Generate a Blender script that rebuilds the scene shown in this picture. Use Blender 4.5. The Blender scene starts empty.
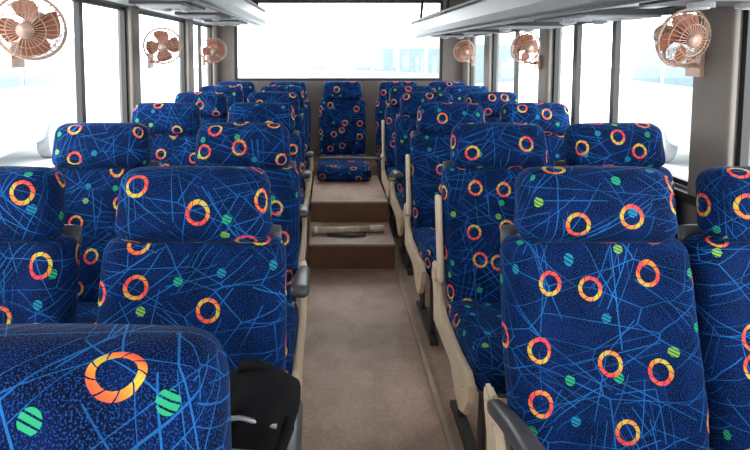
import bpy, bmesh, math, random
from mathutils import Vector, Matrix
random.seed(7)
S = bpy.context.scene
try:
    S.view_settings.view_transform = 'Standard'
    S.view_settings.look = 'None'
    S.view_settings.exposure = 0.0
except Exception: pass
COL = S.collection

# ---------------------------------------------------------------- materials
def new_mat(name):
    m = bpy.data.materials.new(name); m.use_nodes = True
    return m, m.node_tree.nodes, m.node_tree.links, m.node_tree.nodes['Principled BSDF']

def simple(name, col, rough=0.5, metal=0.0, var=0.15, scale=8, bump=0.0, spec=0.5):
    m, N, L, P = new_mat(name)
    tc = N.new('ShaderNodeTexCoord')
    nz = N.new('ShaderNodeTexNoise'); nz.inputs['Scale'].default_value = scale; nz.inputs['Detail'].default_value = 5
    L.new(tc.outputs['Object'], nz.inputs['Vector'])
    r = N.new('ShaderNodeValToRGB')
    r.color_ramp.elements[0].position = 0.3; r.color_ramp.elements[1].position = 0.7
    r.color_ramp.elements[0].color = tuple(c*(1-var) for c in col)+(1,)
    r.color_ramp.elements[1].color = tuple(min(1, c*(1+var)) for c in col)+(1,)
    L.new(nz.outputs['Fac'], r.inputs['Fac']); L.new(r.outputs['Color'], P.inputs['Base Color'])
    P.inputs['Roughness'].default_value = rough; P.inputs['Metallic'].default_value = metal
    P.inputs['Specular IOR Level'].default_value = spec
    if bump > 0:
        n2 = N.new('ShaderNodeTexNoise'); n2.inputs['Scale'].default_value = scale*25
        L.new(tc.outputs['Object'], n2.inputs['Vector'])
        b = N.new('ShaderNodeBump'); b.inputs['Strength'].default_value = bump; b.inputs['Distance'].default_value = 0.002
        L.new(n2.outputs['Fac'], b.inputs['Height']); L.new(b.outputs['Normal'], P.inputs['Normal'])
    return m

def fabric():
    m, N, L, P = new_mat('seat_fabric')
    def math_(op, a=None, b=None, c=None):
        n = N.new('ShaderNodeMath'); n.operation = op
        for i, v in enumerate((a, b, c)):
            if v is None: continue
            if isinstance(v, (int, float)): n.inputs[i].default_value = v
            else: L.new(v, n.inputs[i])
        return n.outputs[0]
    def vmath(op, a, b=None):
        n = N.new('ShaderNodeVectorMath'); n.operation = op
        for i, v in enumerate((a, b)):
            if v is None: continue
            if isinstance(v, tuple): n.inputs[i].default_value = v
            else: L.new(v, n.inputs[i])
        return n.outputs[0]
    def mix(f, a, b):
        n = N.new('ShaderNodeMix'); n.data_type = 'RGBA'
        if isinstance(f, (int, float)): n.inputs[0].default_value = f
        else: L.new(f, n.inputs[0])
        for idx, v in ((6, a), (7, b)):
            if isinstance(v, tuple): n.inputs[idx].default_value = v+(1,)
            else: L.new(v, n.inputs[idx])
        return n.outputs[2]
    def ramp(f, els, interp='LINEAR'):
        r = N.new('ShaderNodeValToRGB'); cr = r.color_ramp; cr.interpolation = interp
        while len(cr.elements) < len(els): cr.elements.new(0.5)
        for e, (p, c) in zip(cr.elements, els):
            e.position = p; e.color = c+(1,)
        L.new(f, r.inputs['Fac']); return r.outputs['Color']
    uv = N.new('ShaderNodeUVMap'); uv.uv_map = 'UVMap'
    at = N.new('ShaderNodeAttribute'); at.attribute_type = 'OBJECT'; at.attribute_name = 'pat'
    Pp = vmath('ADD', uv.outputs['UV'], at.outputs['Vector'])
    def vor(vec, scale, rnd, feat='F1'):
        v = N.new('ShaderNodeTexVoronoi'); v.voronoi_dimensions = '2D'; v.feature = feat
        v.inputs['Scale'].default_value = scale; v.inputs['Randomness'].default_value = rnd
        L.new(vec, v.inputs['Vector']); return v
    def noise(scale, det=2):
        n = N.new('ShaderNodeTexNoise'); n.noise_dimensions = '2D'
        n.inputs['Scale'].default_value = scale; n.inputs['Detail'].default_value = det
        L.new(Pp, n.inputs['Vector']); return n.outputs['Fac']
    # ground weave
    c0 = ramp(noise(14, 3), [(0.38, (0.0006, 0.0028, 0.016)), (0.62, (0.0015, 0.008, 0.050))])
    spk = ramp(noise(400, 1), [(0.52, (0, 0, 0)), (0.66, (1, 1, 1))])
    sc = N.new('ShaderNodeSeparateColor'); L.new(spk, sc.inputs[0])
    c1 = mix(math_('MULTIPLY', sc.outputs[0], 0.75), c0, (0.009, 0.058, 0.25))
    # straight stroke network
    def strokes(scale, off, w, keep):
        v = vor(vmath('ADD', Pp, off), scale, 1.0)
        s = N.new('ShaderNodeSeparateColor'); L.new(v.outputs['Color'], s.inputs[0])
        loc = vmath('SUBTRACT', vmath('ADD', Pp, off), v.outputs['Position'])
        q = N.new('ShaderNodeSeparateXYZ'); L.new(loc, q.inputs[0])
        a = math_('MULTIPLY', s.outputs[0], math.pi)
        d = math_('ABSOLUTE', math_('ADD', math_('MULTIPLY', q.outputs[0], math_('COSINE', a)), math_('MULTIPLY', q.outputs[1], math_('SINE', a))))
        k = math_('LESS_THAN', d, w)
        k2 = math_('LESS_THAN', math_('ABSOLUTE', math_('SUBTRACT', d, .022)), w*.45)
        k2 = math_('MULTIPLY', k2, math_('GREATER_THAN', s.outputs[2], .6))
        return math_('MULTIPLY', math_('MAXIMUM', k, k2), math_('LESS_THAN', s.outputs[1], keep))
    def cells(scale, off, w, ang):
        mp = N.new('ShaderNodeMapping'); mp.inputs['Location'].default_value = off
        mp.inputs['Rotation'].default_value = (0, 0, ang); mp.inputs['Scale'].default_value = (1, 1.9, 1)
        L.new(Pp, mp.inputs['Vector'])
        v = vor(mp.outputs[0], scale, 1.0, 'DISTANCE_TO_EDGE')
        return math_('LESS_THAN', v.outputs['Distance'], w)
    ln = math_('MAXIMUM', strokes(4.6, (1.3, 2.7, 0), .0014, .9), strokes(6.0, (5.1, .7, 0), .0012, .9))
    ln = math_('MAXIMUM', ln, strokes(7.5, (2.9, 8.1, 0), .0012, .85))
    ln = math_('MAXIMUM', ln, strokes(9.0, (6.3, 4.4, 0), .0010, .8))
    ln = math_('MAXIMUM', ln, cells(3.6, (3, 1, 0), .0058, 0.6))
    ln = math_('MAXIMUM', ln, cells(4.8, (7, 4, 0), .0062, 2.2))
    lnf = math_('MULTIPLY', ln, math_('MULTIPLY_ADD', noise(7, 1), 1.2, -0.04))
    c2 = mix(lnf, c1, (0.020, 0.17, 0.50))
    # dots
    vb = vor(vmath('ADD', Pp, (3.37, 7.71, 0)), 8.5, 0.85)
    sb = N.new('ShaderNodeSeparateColor'); L.new(vb.outputs['Color'], sb.inputs[0])
    dm = math_('MULTIPLY', math_('LESS_THAN', vb.outputs['Distance'], 0.104), math_('GREATER_THAN', sb.outputs[0], 0.38))
    sx = N.new('ShaderNodeSeparateXYZ'); L.new(Pp, sx.inputs[0])
    strp = math_('LESS_THAN', math_('FRACT', math_('ADD', math_('MULTIPLY', sx.outputs[1], 110), math_('MULTIPLY', sx.outputs[0], 50))), 0.72)
    dm = math_('MULTIPLY', dm, strp)
    dc = ramp(sb.outputs[1], [(0.0, (0.03, 0.38, 0.16)), (0.4, (0.02, 0.24, 0.38)), (0.75, (0.22, 0.48, 0.06))], 'CONSTANT')
    c3 = mix(math_('MULTIPLY', dm, 0.9), c2, dc)
    # rings
    va = vor(Pp, 6.6, 0.72)
    sa = N.new('ShaderNodeSeparateColor'); L.new(va.outputs['Color'], sa.inputs[0])
    D = va.outputs['Distance']
    rm = math_('MULTIPLY', math_('LESS_THAN', D, 0.204), math_('GREATER_THAN', D, 0.140))
    rm = math_('MULTIPLY', rm, math_('GREATER_THAN', sa.outputs[0], 0.26))
    V = vmath('SUBTRACT', Pp, va.outputs['Position'])
    sv = N.new('ShaderNodeSeparateXYZ'); L.new(V, sv.inputs[0])
    ang = math_('ARCTAN2', sv.outputs[1], sv.outputs[0])
    an = math_('ADD', math_('MULTIPLY', ang, 9/(2*math.pi)), math_('MULTIPLY', D, 6))
    seg = math_('GREATER_THAN', math_('FRACT', math_('ADD', an, 20)), 0.12)
    rm = math_('MULTIPLY', rm, seg)
    g = math_('FRACT', math_('ADD', sa.outputs[1], math_('MULTIPLY', math_('ADD', sv.outputs[0], math_('MULTIPLY', sv.outputs[1], 1.7)), 6.5)))
    rc = ramp(g, [(0.0, (0.70, 0.05, 0.05)), (0.18, (0.78, 0.14, 0.03)), (0.36, (0.76, 0.32, 0.04)),
                  (0.52, (0.52, 0.52, 0.06)), (0.66, (0.78, 0.30, 0.04)), (0.82, (0.78, 0.11, 0.05)), (1.0, (0.70, 0.05, 0.07))])
    fs = math_('LESS_THAN', math_('FRACT', math_('ADD', math_('MULTIPLY', sx.outputs[0], 170), math_('MULTIPLY', sx.outputs[1], -120))), 0.22)
    rc = mix(math_('MULTIPLY', fs, .35), rc, (0.55, 0.06, 0.10))
    c4 = mix(rm, c3, rc)
    L.new(c4, P.inputs['Base Color'])
    P.inputs['Roughness'].default_value = 0.85
    P.inputs['Sheen Weight'].default_value = 0.06
    P.inputs['Sheen Roughness'].default_value = 0.35
    P.inputs['Sheen Tint'].default_value = (.4, .6, 1, 1)
    P.inputs['Specular IOR Level'].default_value = 0.08
    b = N.new('ShaderNodeBump'); b.inputs['Strength'].default_value = 0.3; b.inputs['Distance'].default_value = 0.002
    L.new(noise(260, 2), b.inputs['Height']); L.new(b.outputs['Normal'], P.inputs['Normal'])
    return m

def glassmat():
    m = bpy.data.materials.new('window_glass'); m.use_nodes = True
    N, L = m.node_tree.nodes, m.node_tree.links
    N.clear()
    o = N.new('ShaderNodeOutputMaterial'); t = N.new('ShaderNodeBsdfTransparent'); g = N.new('ShaderNodeBsdfGlossy')
    t.inputs[0].default_value = (0.93, 0.97, 0.98, 1); g.inputs['Roughness'].default_value = 0.03
    x = N.new('ShaderNodeMixShader'); x.inputs[0].default_value = 0.05
    L.new(t.outputs[0], x.inputs[1]); L.new(g.outputs[0], x.inputs[2]); L.new(x.outputs[0], o.inputs[0])
    return m

def floormat():
    m, N, L, P = new_mat('floor_vinyl')
    tc = N.new('ShaderNodeTexCoord')
    def ns(scale, det, el):
        n = N.new('ShaderNodeTexNoise'); n.inputs['Scale'].default_value = scale; n.inputs['Detail'].default_value = det
        L.new(tc.outputs['Object'], n.inputs[0])
        r = N.new('ShaderNodeValToRGB')
        for e, (p, c) in zip(r.color_ramp.elements, el): e.position = p; e.color = c+(1,)
        L.new(n.outputs['Fac'], r.inputs[0]); return r.outputs[0]
    def mul(a, b):
        x = N.new('ShaderNodeMix'); x.data_type = 'RGBA'; x.blend_type = 'MULTIPLY'; x.inputs[0].default_value = 1
        L.new(a, x.inputs[6]); L.new(b, x.inputs[7]); return x.outputs[2]
    a = ns(2.6, 8, [(.3, (.37, .235, .17)), (.7, (.52, .35, .26))])
    b = ns(60, 3, [(.35, (.82, .82, .82)), (.6, (1, 1, 1))])
    c = ns(7, 6, [(.36, (.78, .76, .74)), (.54, (1, 1, 1))])
    L.new(mul(mul(a, b), c), P.inputs['Base Color'])
    P.inputs['Roughness'].default_value = .5
    return m

M_FAB = fabric()
M_BEIGE = simple('beige_plastic', (.62, .49, .35), .4, var=.08)
M_ARM = simple('grey_black_plastic', (.055, .055, .062), .38, var=.1)
M_STEEL = simple('dark_steel', (.10, .09, .085), .4, .6)
M_TRIMG = simple('pillar_grey', (.17, .145, .125), .6, var=.08, scale=4)
M_BLACK = simple('black_rubber', (.012, .012, .013), .5)
M_WALL = simple('wall_laminate', (.15, .135, .125), .6, scale=3)
M_RACK = simple('rack_plastic', (.36, .365, .375), .4, var=.05, scale=2)
M_CEIL = simple('ceiling_vinyl', (.62, .62, .61), .6, var=.05)
M_DARKV = simple('vent_dark', (.03, .032, .035), .5)
M_GLASS = glassmat()
M_FLOOR = floormat()
M_RISER = simple('step_brown', (.15, .065, .034), .6, var=.2, scale=6)
M_CAGE = simple('fan_cage', (.48, .31, .24), .35, .2)
M_BLADE = simple('fan_blade', (.34, .11, .05), .35)
M_BAG = simple('backpack_nylon', (.006, .006, .007), .85, var=.3, scale=20, bump=.5, spec=.12)
M_ZIP = simple('zipper_grey', (.30, .30, .32), .4, .5)
M_RAIL = simple('floor_trim_tan', (.36, .27, .20), .5)
M_CREAM = simple('bar_cream', (.68, .58, .46), .45, var=.2, scale=15)

# ---------------------------------------------------------------- helpers
def empty(name, loc=(0, 0, 0), rotz=0):
    e = bpy.data.objects.new(name, None); e.empty_display_size = .1
    e.location = loc; e.rotation_euler = (0, 0, rotz); COL.objects.link(e); return e

def mk(name, mesh, parent=None, loc=(0, 0, 0), rot=(0, 0, 0)):
    o = bpy.data.objects.new(name, mesh); COL.objects.link(o)
    o.location = loc; o.rotation_euler = rot
    if parent: o.parent = parent
    return o

def tomesh(bm, name, mats, smooth=True):
    me = bpy.data.meshes.new(name); bmesh.ops.recalc_face_normals(bm, faces=bm.faces[:])
    bm.to_mesh(me); bm.free()
    for m in mats: me.materials.append(m)
    if smooth:
        for p in me.polygons: p.use_smooth = True
    return me

def box(bm, x0, x1, y0, y1, z0, z1, mi=0):
    vs = [bm.verts.new((x, y, z)) for x in (x0, x1) for y in (y0, y1) for z in (z0, z1)]
    for f in ((0, 1, 3, 2), (4, 6, 7, 5), (0, 4, 5, 1), (2, 3, 7, 6), (0, 2, 6, 4), (1, 5, 7, 3)):
        fc = bm.faces.new([vs[i] for i in f]); fc.material_index = mi

def tube(bm, pts, r, closed=False, n=6, mi=0):
    pts = [Vector(p) for p in pts]; rings = []
    cnt = len(pts)
    for i, p in enumerate(pts):
        a = pts[(i-1) % cnt] if (closed or i > 0) else p
        b = pts[(i+1) % cnt] if (closed or i < cnt-1) else p
        t = (b-a).normalized()
        up = Vector((0, 0, 1)) if abs(t.z) < .9 else Vector((0, 1, 0))
        if closed: up = Vector((0, 1, 0)) if abs(t.y) < .9 else Vector((0, 0, 1))
        u = t.cross(up).normalized(); v = t.cross(u)
        rr = r[i] if isinstance(r, (list, tuple)) else r
        rings.append([bm.verts.new(p+rr*(math.cos(2*math.pi*k/n)*u+math.sin(2*math.pi*k/n)*v)) for k in range(n)])
    m = cnt if closed else cnt-1
    for i in range(m):
        A, B = rings[i], rings[(i+1) % cnt]
        for k in range(n):
            f = bm.faces.new((A[k], A[(k+1) % n], B[(k+1) % n], B[k])); f.material_index = mi
    if not closed:
        bm.faces.new(rings[0]).material_index = mi; bm.faces.new(rings[-1]).material_index = mi

def rbox_bm(w, d, h, r, nx=14, ny=8, nz=12, deform=None, bm=None, off=(0, 0, 0), mi=0):
    own = bm is None
    if own: bm = bmesh.new()
    uvl = bm.loops.layers.uv.get('UVMap') or bm.loops.layers.uv.new('UVMap')
    H = (w/2, d/2, h/2); Nn = (nx, ny, nz)
    rr = min(r, min(H)-1e-4)
    cache = {}
    def vert(idx):
        if idx in cache: return cache[idx]
        p = Vector([math.sin(math.pi/2*(2*idx[a]/Nn[a]-1))*H[a] for a in range(3)])
        inn = Vector([max(-(H[a]-rr), min(H[a]-rr, p[a])) for a in range(3)])
        q = p-inn
        pp = inn+rr*q.normalized() if q.length > 1e-9 else p
        base = p.copy()
        if deform: pp = deform(pp, H)
        v = bm.verts.new(pp+Vector(off)); cache[idx] = (v, base); return cache[idx]
    for ax in range(3):
        a1, a2 = [a for a in range(3) if a != ax]
        for side in (0, Nn[ax]):
            for i in range(Nn[a1]):
                for j in range(Nn[a2]):
                    q = []
                    for di, dj in ((0, 0), (1, 0), (1, 1), (0, 1)):
                        idx = [0, 0, 0]; idx[ax] = side; idx[a1] = i+di; idx[a2] = j+dj
                        q.append(vert(tuple(idx)))
                    f = bm.faces.new([x[0] for x in q]); f.material_index = mi
                    for lp, (v, b) in zip(f.loops, q):
                        s = 1 if side else -1
                        if ax == 1: u = (b.x, b.z) if s < 0 else (b.x+3, b.z)
                        elif ax == 0: u = (s*(H[0]+(b.y+H[1])), b.z)
                        else: u = (b.x, s*(H[2]+(b.y+H[1])))
                        lp[uvl].uv = u
    return bm

# ---------------------------------------------------------------- seat meshes
def d_head(p, H):
    fx = p.x/H[0]; fz = p.z/H[2]
    q = p.copy()
    q.z += .005*(1-fx*fx) if p.z > 0 else 0
    q.x *= 1-.03*fz
    if p.y < 0: q.y -= .012*(1-fx*fx)*(1-fz*fz)
    q.y += .004*math.exp(-((abs(fx)-.86)/.03)**2) if p.y < 0 else 0
    return q
def d_back(p, H):
    fx = p.x/H[0]; fz = p.z/H[2]
    q = p.copy()
    q.x *= 1-.02*max(0, fz)**2-.045*max(0, -fz)
    if p.y < 0:
        q.y -= .014*math.exp(-((abs(fx)-.78)/.2)**2)*(1-fz**4) + .014*math.exp(-((fz+.45)/.35)**2)
        q.y += .006*math.exp(-((abs(fx)-.56)/.05)**2)
    q.z += .012*(1-fx*fx) if fz > .8 else 0
    return q
def d_cush(p, H):
    fx = p.x/H[0]; fy = p.y/H[1]
    q = p.copy()
    if p.z > 0:
        q.z += .012*(1-fy*fy) + .010*math.exp(-((abs(fx)-.8)/.2)**2) - .006
        q.z += -.012*max(0, -fy)**4
    return q
def d_arm(p, H):
    q = p.copy(); f = (H[1]-p.y)/(2*H[1])
    q.x *= .75+.4*f; q.z += .018*math.sin(f*math.pi)
    return q

ME_HEAD = tomesh(rbox_bm(.402, .125, .195, .048, deform=d_head, nx=24, nz=16), 'headrest', [M_FAB])
ME_BACK = tomesh(rbox_bm(.49, .11, .58, .042, deform=d_back, nx=30, nz=22), 'backrest', [M_FAB])
ME_CUSH = tomesh(rbox_bm(.49, .48, .135, .05, nx=20, ny=16, nz=8, deform=d_cush), 'seat_cushion', [M_FAB])
ME_CUSHL = tomesh(rbox_bm(.50, .66, .13, .045, nx=20, ny=16, nz=8, deform=d_cush), 'seat_cushion_long', [M_FAB])
ME_ARM = tomesh(rbox_bm(.062, .40, .042, .02, nx=8, ny=16, nz=8, deform=d_arm), 'armrest', [M_ARM])
bmx = rbox_bm(.026, .36, .05, .013, nx=6, ny=16, nz=8)
ME_ARMUP = tomesh(bmx, 'armrest_folded', [M_BEIGE])

def side_panel():
    bm = bmesh.new()
    prof = [(.10, .34), (.115, .46), (.150, .56), (.145, .59), (.095, .59), (.055, .54), (.01, .485), (-.08, .450), (-.30, .442),
            (-.42, .455), (-.46, .425), (-.455, .36), (-.40, .28), (-.34, .25), (-.28, .275), (-.20, .34), (-.05, .34)]
    a = [bm.verts.new((-.012, y, z)) for y, z in prof]; b = [bm.verts.new((.012, y, z)) for y, z in prof]
    n = len(prof)
    bm.faces.new(a); bm.faces.new(b)
    for i in range(n): bm.faces.new((a[i], a[(i+1) % n], b[(i+1) % n], b[i]))
    bmesh.ops.recalc_face_normals(bm, faces=bm.faces[:])
    ed = [e for e in bm.edges if abs(e.verts[0].co.x-e.verts[1].co.x) < 1e-5]
    bmesh.ops.bevel(bm, geom=ed, offset=.006, segments=2, affect='EDGES')
    tube(bm, [(-.020, .08, .555), (.020, .08, .555)], .032, n=20)
    tube(bm, [(-.018, -.38, .38), (.018, -.38, .38)], .014, n=12)
    return tomesh(bm, 'side_shell', [M_BEIGE], smooth=False)
ME_SIDE = side_panel()

def legs_mesh():
    bm = bmesh.new()
    for x in (-.19, .19):
        tube(bm, [(x, -.36, .375), (x, -.33, .03)], .016, n=10)
        tube(bm, [(x, -.02, .375), (x, -.07, .03)], .016, n=10)
        box(bm, x-.022, x+.022, -.40, .02, 0, .03)
        box(bm, x-.012, x+.012, -.44, .05, .355, .385)
    box(bm, -.22, .22, -.42, -.38, .355, .38); box(bm, -.22, .22, 0, .04, .355, .38)
    return tomesh(bm, 'legs', [M_STEEL], smooth=False)
ME_LEGS = legs_mesh()
ME_SHELL = tomesh(rbox_bm(.45, .02, .60, .01, nx=6, ny=2, nz=6), 'back_shell', [M_ARM])

T = math.radians(12)
def seat(x, d, side=0, arm='down', legs=True, pats=None, longc=False):
    """side: -1 armrest at -x, +1 at +x, 0 none"""
    e = empty('bus_seat', (x, d-.07, 0))
    t = T
    hip = .46
    def tl(xc, yc, zc): return (xc, yc*math.cos(t)+zc*math.sin(t), hip-yc*math.sin(t)+zc*math.cos(t))
    parts = []
    parts.append(mk('backrest', ME_BACK, e, tl(0, 0, .285), (-t, 0, 0)))
    parts.append(mk('headrest', ME_HEAD, e, tl(0, -.022, .662), (-t, 0, 0)))
    if longc: parts.append(mk('seat_cushion', ME_CUSHL, e, (0, -.33, .411), (0, 0, 0)))
    else: parts.append(mk('seat_cushion', ME_CUSH, e, (0, -.225, .438), (math.radians(-2), 0, 0)))
    for i, o in enumerate(parts):
        o['pat'] = [random.uniform(0, 30), random.uniform(0, 30), 0.0]
        if pats and i in pats: o['pat'] = list(pats[i])+[0.0]
    mk('back_shell', ME_SHELL, e, tl(0, .058, .30), (-t, 0, 0))
    if legs: mk('legs', ME_LEGS, e)
    if side:
        mk('side_shell', ME_SIDE, e, (side*.260, 0, 0))
        if arm == 'down':
            mk('armrest', ME_ARM, e, (side*.266, -.12, .622), (math.radians(-13), 0, 0))
        else:
            mk('armrest', ME_ARMUP, e, tl(side*.262, -.01, .275), (math.radians(90)-t, 0, 0))
    return e

# rows : d, left window x, left aisle x, right aisle x, right window x
seat(-.312, .468, 1, pats={1: (4.083, 3.905)})
seat(-.885, .468, 0)
rows = [(1.27, -.925, -.360, .704, 1.205, 'down', 'down'),
        (2.10, -.985, -.375, .728, 1.228, 'down', 'up'),
        (2.96, -.990, -.415, .730, 1.238, 'down', 'up'),
        (3.78, -.990, -.435, .742, 1.238, 'down', 'down'),
        (4.48, -.990, -.435, .742, 1.238, 'down', 'up')]
for d, a, b, c, g, al, ar in rows:
    seat(a, d, 0); seat(b, d, 1, al)
    seat(c, d, -1, ar); seat(g, d, 0)
for i, x in enumerate((-.985, -.445, .130, .715, 1.225)):
    seat(x, 5.18, 0, legs=False, longc=(i == 2))

# ---------------------------------------------------------------- shell
XL, XR, YF, YR, ZC = -1.27, 1.50, -1.4, 5.56, 2.14
bm = bmesh.new(); box(bm, XL-.08, XR+.08, YF-.08, YR+.08, -.06, 0); mk('floor', tomesh(bm, 'floor', [M_FLOOR], False))
bm = bmesh.new(); box(bm, XL-.08, XR+.08, YF-.08, YR+.08, ZC, ZC+.05); mk('ceiling', tomesh(bm, 'ceiling', [M_CEIL], False))
SILL = .95
def side_wall(name, x0, x1, ztop, pillars):
    bm = bmesh.new()
    box(bm, x0, x1, YF, YR, 0, SILL); box(bm, x0, x1, YF, YR, ztop, ZC)
    for p, w in pillars:
        if w >= .09: box(bm, x0, x1, p-w/2, p+w/2, SILL, ztop)
    mk(name, tomesh(bm, name, [M_WALL], False))
wn = [0]
def side_windows(x, ins, ztop, pillars):
    ys = sorted(pillars)
    wide = [p for p in ys if p[1] >= .09]
    thin = [p for p in ys if p[1] < .09]
    for (p, w), (q, v) in zip(wide[:-1], wide[1:]):
        y0, y1 = p+w/2, q-v/2
        wn[0] += 1
        bm = bmesh.new()
        xa, xb = sorted((x+ins*.015, x+ins*.045)); t = .022
        box(bm, xa, xb, y0, y0+t, SILL, ztop); box(bm, xa, xb, y1-t, y1, SILL, ztop)
        box(bm, xa, xb, y0+t, y1-t, SILL, SILL+t); box(bm, xa, xb, y0+t, y1-t, ztop-t, ztop)
        for s, sw in thin:
            if y0 < s < y1: box(bm, xa, xb, s-sw/2, s+sw/2, SILL+t, ztop-t)
        g = x+ins*.03
        vs = [bm.verts.new(c) for c in ((g, y0+t, SILL+t), (g, y1-t, SILL+t), (g, y1-t, ztop-t), (g, y0+t, ztop-t))]
        bm.faces.new(vs).material_index = 1
        me = bpy.data.meshes.new('window'); bm.to_mesh(me); bm.free()
        me.materials.append(M_BLACK); me.materials.append(M_GLASS)
        mk('window_%d' % wn[0], me)
ZTL, ZTR = 1.80, 1.71
PL = [(YF+.06, .12), (.05, .12), (1.35, .10), (2.6, .04), (3.22, .10), (4.50, .12), (5.0, .035), (YR-.06, .12)]
PR = [(YF+.06, .12), (.35, .12), (1.93, .17), (2.68, .035), (3.10, .05), (3.46, .13), (4.1, .03), (4.72, .12), (YR-.08, .16)]
side_wall('wall_left', XL-.07, XL, ZTL, PL); side_windows(XL, -1, ZTL, PL)
side_wall('wall_right', XR, XR+.07, ZTR, PR); side_windows(XR, 1, ZTR, PR)
tn = 0
for x, ins, P_, zt in ((XL, 1, PL, ZTL), (XR, -1, PR, ZTR)):
    for p, w in P_:
        if w < .09: continue
        tn += 1
        me = tomesh(rbox_bm(.028, w+.03, zt-SILL+.1, .01, 4, 6, 6), 'pillar_cover', [M_TRIMG])
        y = min(max(p, YF+w/2+.02), YR-w/2-.02)
        mk('trim_%d' % tn, me, None, (x+ins*.015, y, (zt+SILL)/2))
for x, ins in ((XL, 1), (XR, -1)):
    tn += 1
    bm = bmesh.new(); xa, xb = sorted((x+ins*.001, x+ins*.03)); box(bm, xa, xb, YF, YR, SILL-.05, SILL-.012)
    mk('trim_%d' % tn, tomesh(bm, 'sill', [M_BLACK], False))
def end_wall(name, y0, y1, x0w, x1w, z0w, z1w, gy):
    bm = bmesh.new()
    box(bm, XL, x0w, y0, y1, 0, ZC); box(bm, x1w, XR, y0, y1, 0, ZC)
    box(bm, x0w, x1w, y0, y1, 0, z0w); box(bm, x0w, x1w, y0, y1, z1w, ZC)
    mk(name, tomesh(bm, name, [M_TRIMG], False))
    wn[0] += 1
    bm = bmesh.new(); t = .03; ya, yb = min(y0, y1)+.01, max(y0, y1)-.02
    box(bm, x0w, x0w+t, ya, yb, z0w, z1w); box(bm, x1w-t, x1w, ya, yb, z0w, z1w)
    box(bm, x0w+t, x1w-t, ya, yb, z0w, z0w+t); box(bm, x0w+t, x1w-t, ya, yb, z1w-t, z1w)
    vs = [bm.verts.new(c) for c in ((x0w+t, gy, z0w+t), (x1w-t, gy, z0w+t), (x1w-t, gy, z1w-t), (x0w+t, gy, z1w-t))]
    bm.faces.new(vs).material_index = 1
    me = bpy.data.meshes.new('window'); bm.to_mesh(me); bm.free()
    me.materials.append(M_BLACK); me.materials.append(M_GLASS)
    mk('window_%d' % wn[0], me)
end_wall('wall_rear', YR, YR+.07, -1.06, 1.25, 1.20, 2.09, YR+.03)
end_wall('wall_front', YF-.07, YF, -1.15, 1.38, .95, 2.0, YF-.03)

# steps and bench plinth
AX0, AX1 = -.15, .455
ZS2 = .34
for (y0, y1, z) in ((3.42, 3.88, .175), (3.88, 4.718, ZS2)):
    e = empty('aisle_step', (0, 0, 0))
    bm = bmesh.new(); box(bm, AX0, AX1, y0, y1, 0, z-.008); mk('riser', tomesh(bm, 'riser', [M_RISER], False), e)
    bm = bmesh.new(); box(bm, AX0, AX1, y0+.025, y1, z-.008, z); mk('tread', tomesh(bm, 'tread', [M_FLOOR], False), e)
    bm = bmesh.new(); box(bm, AX0, AX1, y0-.006, y0+.025, z-.012, z+.003); mk('nosing', tomesh(bm, 'nosing', [M_RAIL], False), e)
bm = bmesh.new(); box(bm, XL+.002, XR-.002, 4.72, YR-.002, 0, ZS2); mk('rear_bench_plinth', tomesh(bm, 'plinth', [M_RISER], False))
bm = bmesh.new()
box(bm, .452, .470, -.3, 3.41, 0, .03)
tn += 1; mk('trim_%d' % tn, tomesh(bm, 'floor_strip', [M_RAIL], False))

# loose bar lying on the first step
e = empty('loose_metal_bar', (0, -.08, .001))
bm = bmesh.new()
tube(bm, [(-.10, 3.70, .199), (.30, 3.74, .199)], .022, n=16)
tube(bm, [(.30, 3.74, .200), (.40, 3.75, .200)], .025, n=16)
box(bm, -.13, -.09, 3.67, 3.73, .175, .225)
mk('bar', tomesh(bm, 'bar', [M_CREAM]), e)
bm = bmesh.new(); tube(bm, [(-.02, 3.66, .186), (.16, 3.63, .186), (.26, 3.66, .186)], .010, n=10)
mk('strap', tomesh(bm, 'strap', [M_ARM]), e)
# cross bar in front of rear centre seat
e = empty('safety_cross_bar', (0, 0, 0))
bm = bmesh.new()
tube(bm, [(-.155, 4.28, .60), (.10, 4.26, .605), (.46, 4.28, .60)], .014, n=12)
mk('tube', tomesh(bm, 'cross_tube', [M_STEEL]), e)
bm = bmesh.new()
box(bm, -.165, -.145, 4.24, 4.32, .50, .63); box(bm, .447, .465, 4.24, 4.32, .50, .63)
mk('clamps', tomesh(bm, 'clamps', [M_BEIGE], False), e)

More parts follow.
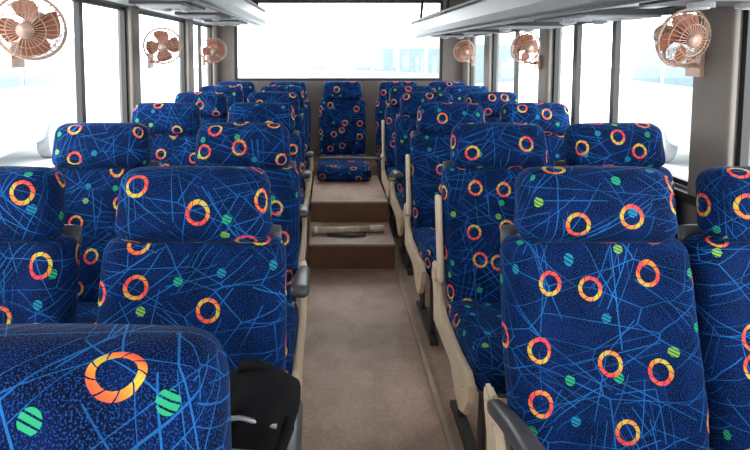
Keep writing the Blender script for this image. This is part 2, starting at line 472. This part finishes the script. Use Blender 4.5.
# ---------------------------------------------------------------- racks
def rack(xw, xi, zb, zi):
    e = empty('luggage_rack')
    s = 1 if xi > xw else -1
    prof = [(xw+s*.002, zb), (xi-s*.07, zi), (xi-s*.02, zi+.015), (xi, zi+.05), (xi-s*.005, zi+.13), (xi-s*.02, zi+.145), (xi-s*.035, zi+.13),
            (xi-s*.035, zi+.06), (xi-s*.08, zi+.035), (xw+s*.002, zb+.035)]
    bm = bmesh.new(); y0, y1 = -.9, 5.42
    A = [bm.verts.new((x, y0, z)) for x, z in prof]; B = [bm.verts.new((x, y1, z)) for x, z in prof]
    n = len(prof); bm.faces.new(A); bm.faces.new(B)
    for i in range(n): bm.faces.new((A[i], A[(i+1) % n], B[(i+1) % n], B[i]))
    mk('shelf', tomesh(bm, 'rack_shelf', [M_RACK], False), e)
    bm = bmesh.new()
    zf = lambda x: zb+(zi-zb)*(x-xw)/((xi-s*.07)-xw)
    y = -.5
    while y < 5.2:
        xm0 = xw+s*.16; xm1 = xi-s*.12
        a, b = sorted((xm0, xm1)); z = min(zf(a), zf(b))
        box(bm, a, b, y, y+.46, z-.014, z+.01, 0)
        w = (b-a)
        for k in range(7):
            yy = y+.03+k*.03
            box(bm, a+.03, b-.03, yy, yy+.012, z-.022, z-.014, 1)
        for cx in (a+w*.3, a+w*.7):
            tube(bm, [(cx, y+.34, z-.03), (cx, y+.34, z-.012)], .035, n=16, mi=1)
            tube(bm, [(cx, y+.34, z-.034), (cx, y+.34, z-.029)], .022, n=16, mi=2)
        y += .82
    mk('service_panels', tomesh(bm, 'panels', [M_DARKV, M_RACK, M_CEIL], False), e)
    bm = bmesh.new()
    xx = xi-s*.075
    box(bm, min(xx, xx+s*.02), max(xx, xx+s*.02), y0, y1, zi-.008, zi+.006)
    for yy in [y0+.3+1.1*i for i in range(6)]:
        tube(bm, [(xi-s*.02, yy, zi+.13), (xi-s*.05, yy, ZC-.002)], .014, n=10)
    tube(bm, [(xi-s*.02, y0, zi+.16), (xi-s*.02, y1, zi+.16)], .014, n=10)
    mk('rail_and_brackets', tomesh(bm, 'rails', [M_BLACK], False), e)
rack(XL, -.68, 1.81, 1.80)
rack(XR, .86, 1.72, 1.675)

# ---------------------------------------------------------------- fans
def fan_mesh():
    bm = bmesh.new(); R = .12
    def prof(t, front):
        dd = .055*math.sqrt(max(0, 1-t**2.6))
        return (R*t, -dd if front else dd)
    for front in (True, False):
        nW = 30
        for k in range(nW):
            a = 2*math.pi*k/nW
            pts = []
            for t in (.2, .4, .6, .8, .93, 1.0):
                r, y = prof(t, front); pts.append((r*math.cos(a), y, r*math.sin(a)))
            tube(bm, pts, .0018, n=4)
        for t in (.22, .55, .85):
            r, y = prof(t, front)
            tube(bm, [(r*math.cos(2*math.pi*k/32), y, r*math.sin(2*math.pi*k/32)) for k in range(32)], .002, True, 5)
    tube(bm, [(R*math.cos(2*math.pi*k/40), 0, R*math.sin(2*math.pi*k/40)) for k in range(40)], .006, True, 8)
    tube(bm, [(0, -.060, 0), (0, -.050, 0)], .030, n=20)
    for b in range(4):
        a0 = 2*math.pi*b/4
        rows_ = []
        for i in range(7):
            r = .02+.085*i/6
            wdt = .92*(math.sin(math.pi*(.28+.5*i/6)))
            row = []
            for j in range(6):
                f = j/5-.5
                a = a0+f*wdt*1.5+.15*i/6
                row.append(bm.verts.new((r*math.cos(a), f*.035, r*math.sin(a))))
            rows_.append(row)
        for i in range(6):
            for j in range(5):
                bm.faces.new((rows_[i][j], rows_[i+1][j], rows_[i+1][j+1], rows_[i][j+1])).material_index = 1
    tube(bm, [(0, -.03, 0), (0, .03, 0)], .024, n=18, mi=1)
    tube(bm, [(0, .05, 0), (0, .065, 0), (0, .11, 0), (0, .125, 0)], [.03, .042, .042, .025], n=20, mi=0)
    return tomesh(bm, 'fan_head', [M_CAGE, M_BLADE])
ME_FAN = fan_mesh()
def fan(x, y, z, rz, tilt, wallx, sc=1.0):
    e = empty('wall_fan', (x, y, z))
    h = mk('fan_head', ME_FAN, e, (0, 0, 0), (tilt, 0, rz)); h.scale = (sc, sc, sc)
    bm = bmesh.new()
    dx = wallx-x
    back = Vector((0, .09*sc, 0)); back.rotate(Matrix.Rotation(rz, 3, 'Z'))
    tube(bm, [tuple(back), (back.x, back.y, -.08), (dx*.6, .09, -.11), (dx*.97, .10, -.10)], .009, n=8)
    sx = 1 if dx > 0 else -1
    box(bm, min(dx-sx*.002, dx-sx*.02), max(dx-sx*.002, dx-sx*.02), .06, .14, -.15, -.05)
    mk('bracket', tomesh(bm, 'bracket', [M_CAGE], False), e)
for y, z in ((1.86, 1.61), (3.33, 1.56), (4.78, 1.535)):
    fan(XL+.16, y, z, math.radians(15), math.radians(14), XL+.03)
for y, z in ((1.90, 1.572), (3.42, 1.55), (5.0, 1.53)):
    fan(XR-.165, y, z, math.radians(12), math.radians(12), XR-.03, .9)

# ---------------------------------------------------------------- backpack
e = empty('backpack', (-.246, 1.0, .507), math.radians(-6))
e.scale = (1, 1, 1.15)
def lean(f): return .10*max(0, f-.5)/.5
def d_bag(p, H):
    q = p.copy(); f = min(1, max(0, (p.z+H[2])/(2*H[2])))
    q.x *= 1-.12*f**2.2; q.y *= 1-.35*f**2
    q.y += .010*math.sin(p.x*38+p.z*22)+.005*math.sin(p.x*90-p.z*60); q.x += .006*math.sin(p.z*30)+lean(f)
    q.z += .012*math.sin(p.x*30+1)*f
    return q
def d_pok(p, H):
    q = p.copy(); q.y += .006*math.sin(p.x*38+p.z*22)+.004*math.sin(p.x*100+p.z*70); q.x += .02*(p.z+H[2])/(2*H[2]); return q
mk('body', tomesh(rbox_bm(.25, .17, .30, .06, deform=d_bag, nx=26, ny=12, nz=26), 'bag_body', [M_BAG]), e, (0, 0, .15))
mk('front_pocket', tomesh(rbox_bm(.20, .07, .19, .03, deform=d_pok, nx=22, ny=8, nz=20), 'bag_pocket', [M_BAG]), e, (.01, -.092, .12))
bm = bmesh.new()
tube(bm, [(-.06, -.088, .222), (-.03, -.086, .245), (.01, -.082, .262), (.08, -.076, .270), (.15, -.062, .25)], .0042, n=6)
tube(bm, [(-.08, -.116, .213), (.01, -.120, .217), (.10, -.114, .213)], .0042, n=6)
tube(bm, [(.09, -.118, .213), (.097, -.128, .195), (.092, -.132, .172)], .0045, n=6)
mk('zipper', tomesh(bm, 'zip', [M_ZIP]), e)
bm = bmesh.new()
tube(bm, [(.05, .02, .285), (.06, .015, .308), (.09, .01, .315), (.12, .015, .305), (.13, .02, .285)], .010, n=8)
tube(bm, [(.16, .0, .27), (.17, -.05, .24), (.14, -.08, .18), (.10, -.09, .12)], .013, n=8)
mk('straps', tomesh(bm, 'straps', [M_BAG]), e)

# ---------------------------------------------------------------- outside
M_GROUND = simple('yard_concrete', (.6, .61, .62), .9, scale=.5)
bm = bmesh.new(); box(bm, -60, 60, -40, 80, -1.15, -1.05); mk('ground', tomesh(bm, 'ground', [M_GROUND], False))
def parked_bus(loc, rz, col):
    e = empty('parked_bus', loc, rz)
    mb = simple('bus_paint', col, .5, var=.05); mg = simple('bus_window', (.085, .13, .15), .4)
    mw = simple('bus_tyre', (.22, .23, .24), .9)
    mk('body', tomesh(rbox_bm(2.4, 9.5, 2.7, .25, 8, 12, 8), 'pbody', [mb]), e, (0, 0, 1.8))
    bm = bmesh.new()
    for s in (-1, 1):
        for i in range(6):
            y = -4.2+i*1.42; x = s*1.2
            box(bm, min(x, x+s*.012), max(x, x+s*.012), y, y+1.25, 1.85, 2.7)
    box(bm, -1.0, 1.0, -4.765, -4.74, 1.6, 2.8)
    mk('windows', tomesh(bm, 'pwin', [mg], False), e)
    bm = bmesh.new()
    for s in (-1, 1):
        for y in (-3, 3): tube(bm, [(s*.95, y, .48), (s*1.23, y, .48)], .48, n=24)
    mk('wheels', tomesh(bm, 'pwheel', [mw], False), e)
parked_bus((-7.5, 9, -1.05), math.radians(8), (.30, .36, .38))
parked_bus((8.5, 8.5, -1.05), math.radians(-6), (.32, .37, .39))
parked_bus((2.6, 20, -1.05), math.radians(35), (.30, .36, .38))

# ---------------------------------------------------------------- world / lights
w = bpy.data.worlds.new('world'); S.world = w; w.use_nodes = True
WN, WL = w.node_tree.nodes, w.node_tree.links
bg = WN['Background']
tc = WN.new('ShaderNodeTexCoord'); sp = WN.new('ShaderNodeSeparateXYZ'); WL.new(tc.outputs['Generated'], sp.inputs[0])
rp = WN.new('ShaderNodeValToRGB'); rp.color_ramp.elements[0].color = (1, .99, .97, 1); rp.color_ramp.elements[1].color = (.95, .97, 1, 1)
WL.new(sp.outputs[2], rp.inputs[0]); WL.new(rp.outputs[0], bg.inputs[0]); bg.inputs[1].default_value = 7.8

# ---------------------------------------------------------------- camera
cd = bpy.data.cameras.new('camera'); cam = bpy.data.objects.new('camera', cd); COL.objects.link(cam)
cd.sensor_width = 36; cd.lens = 24; cd.clip_start = .02
cam.location = (0, 0, 1.52); cam.rotation_euler = (math.radians(90-4), 0, 0)
cd.shift_x = 45/750; cd.shift_y = -(225-87)/750
S.camera = cam
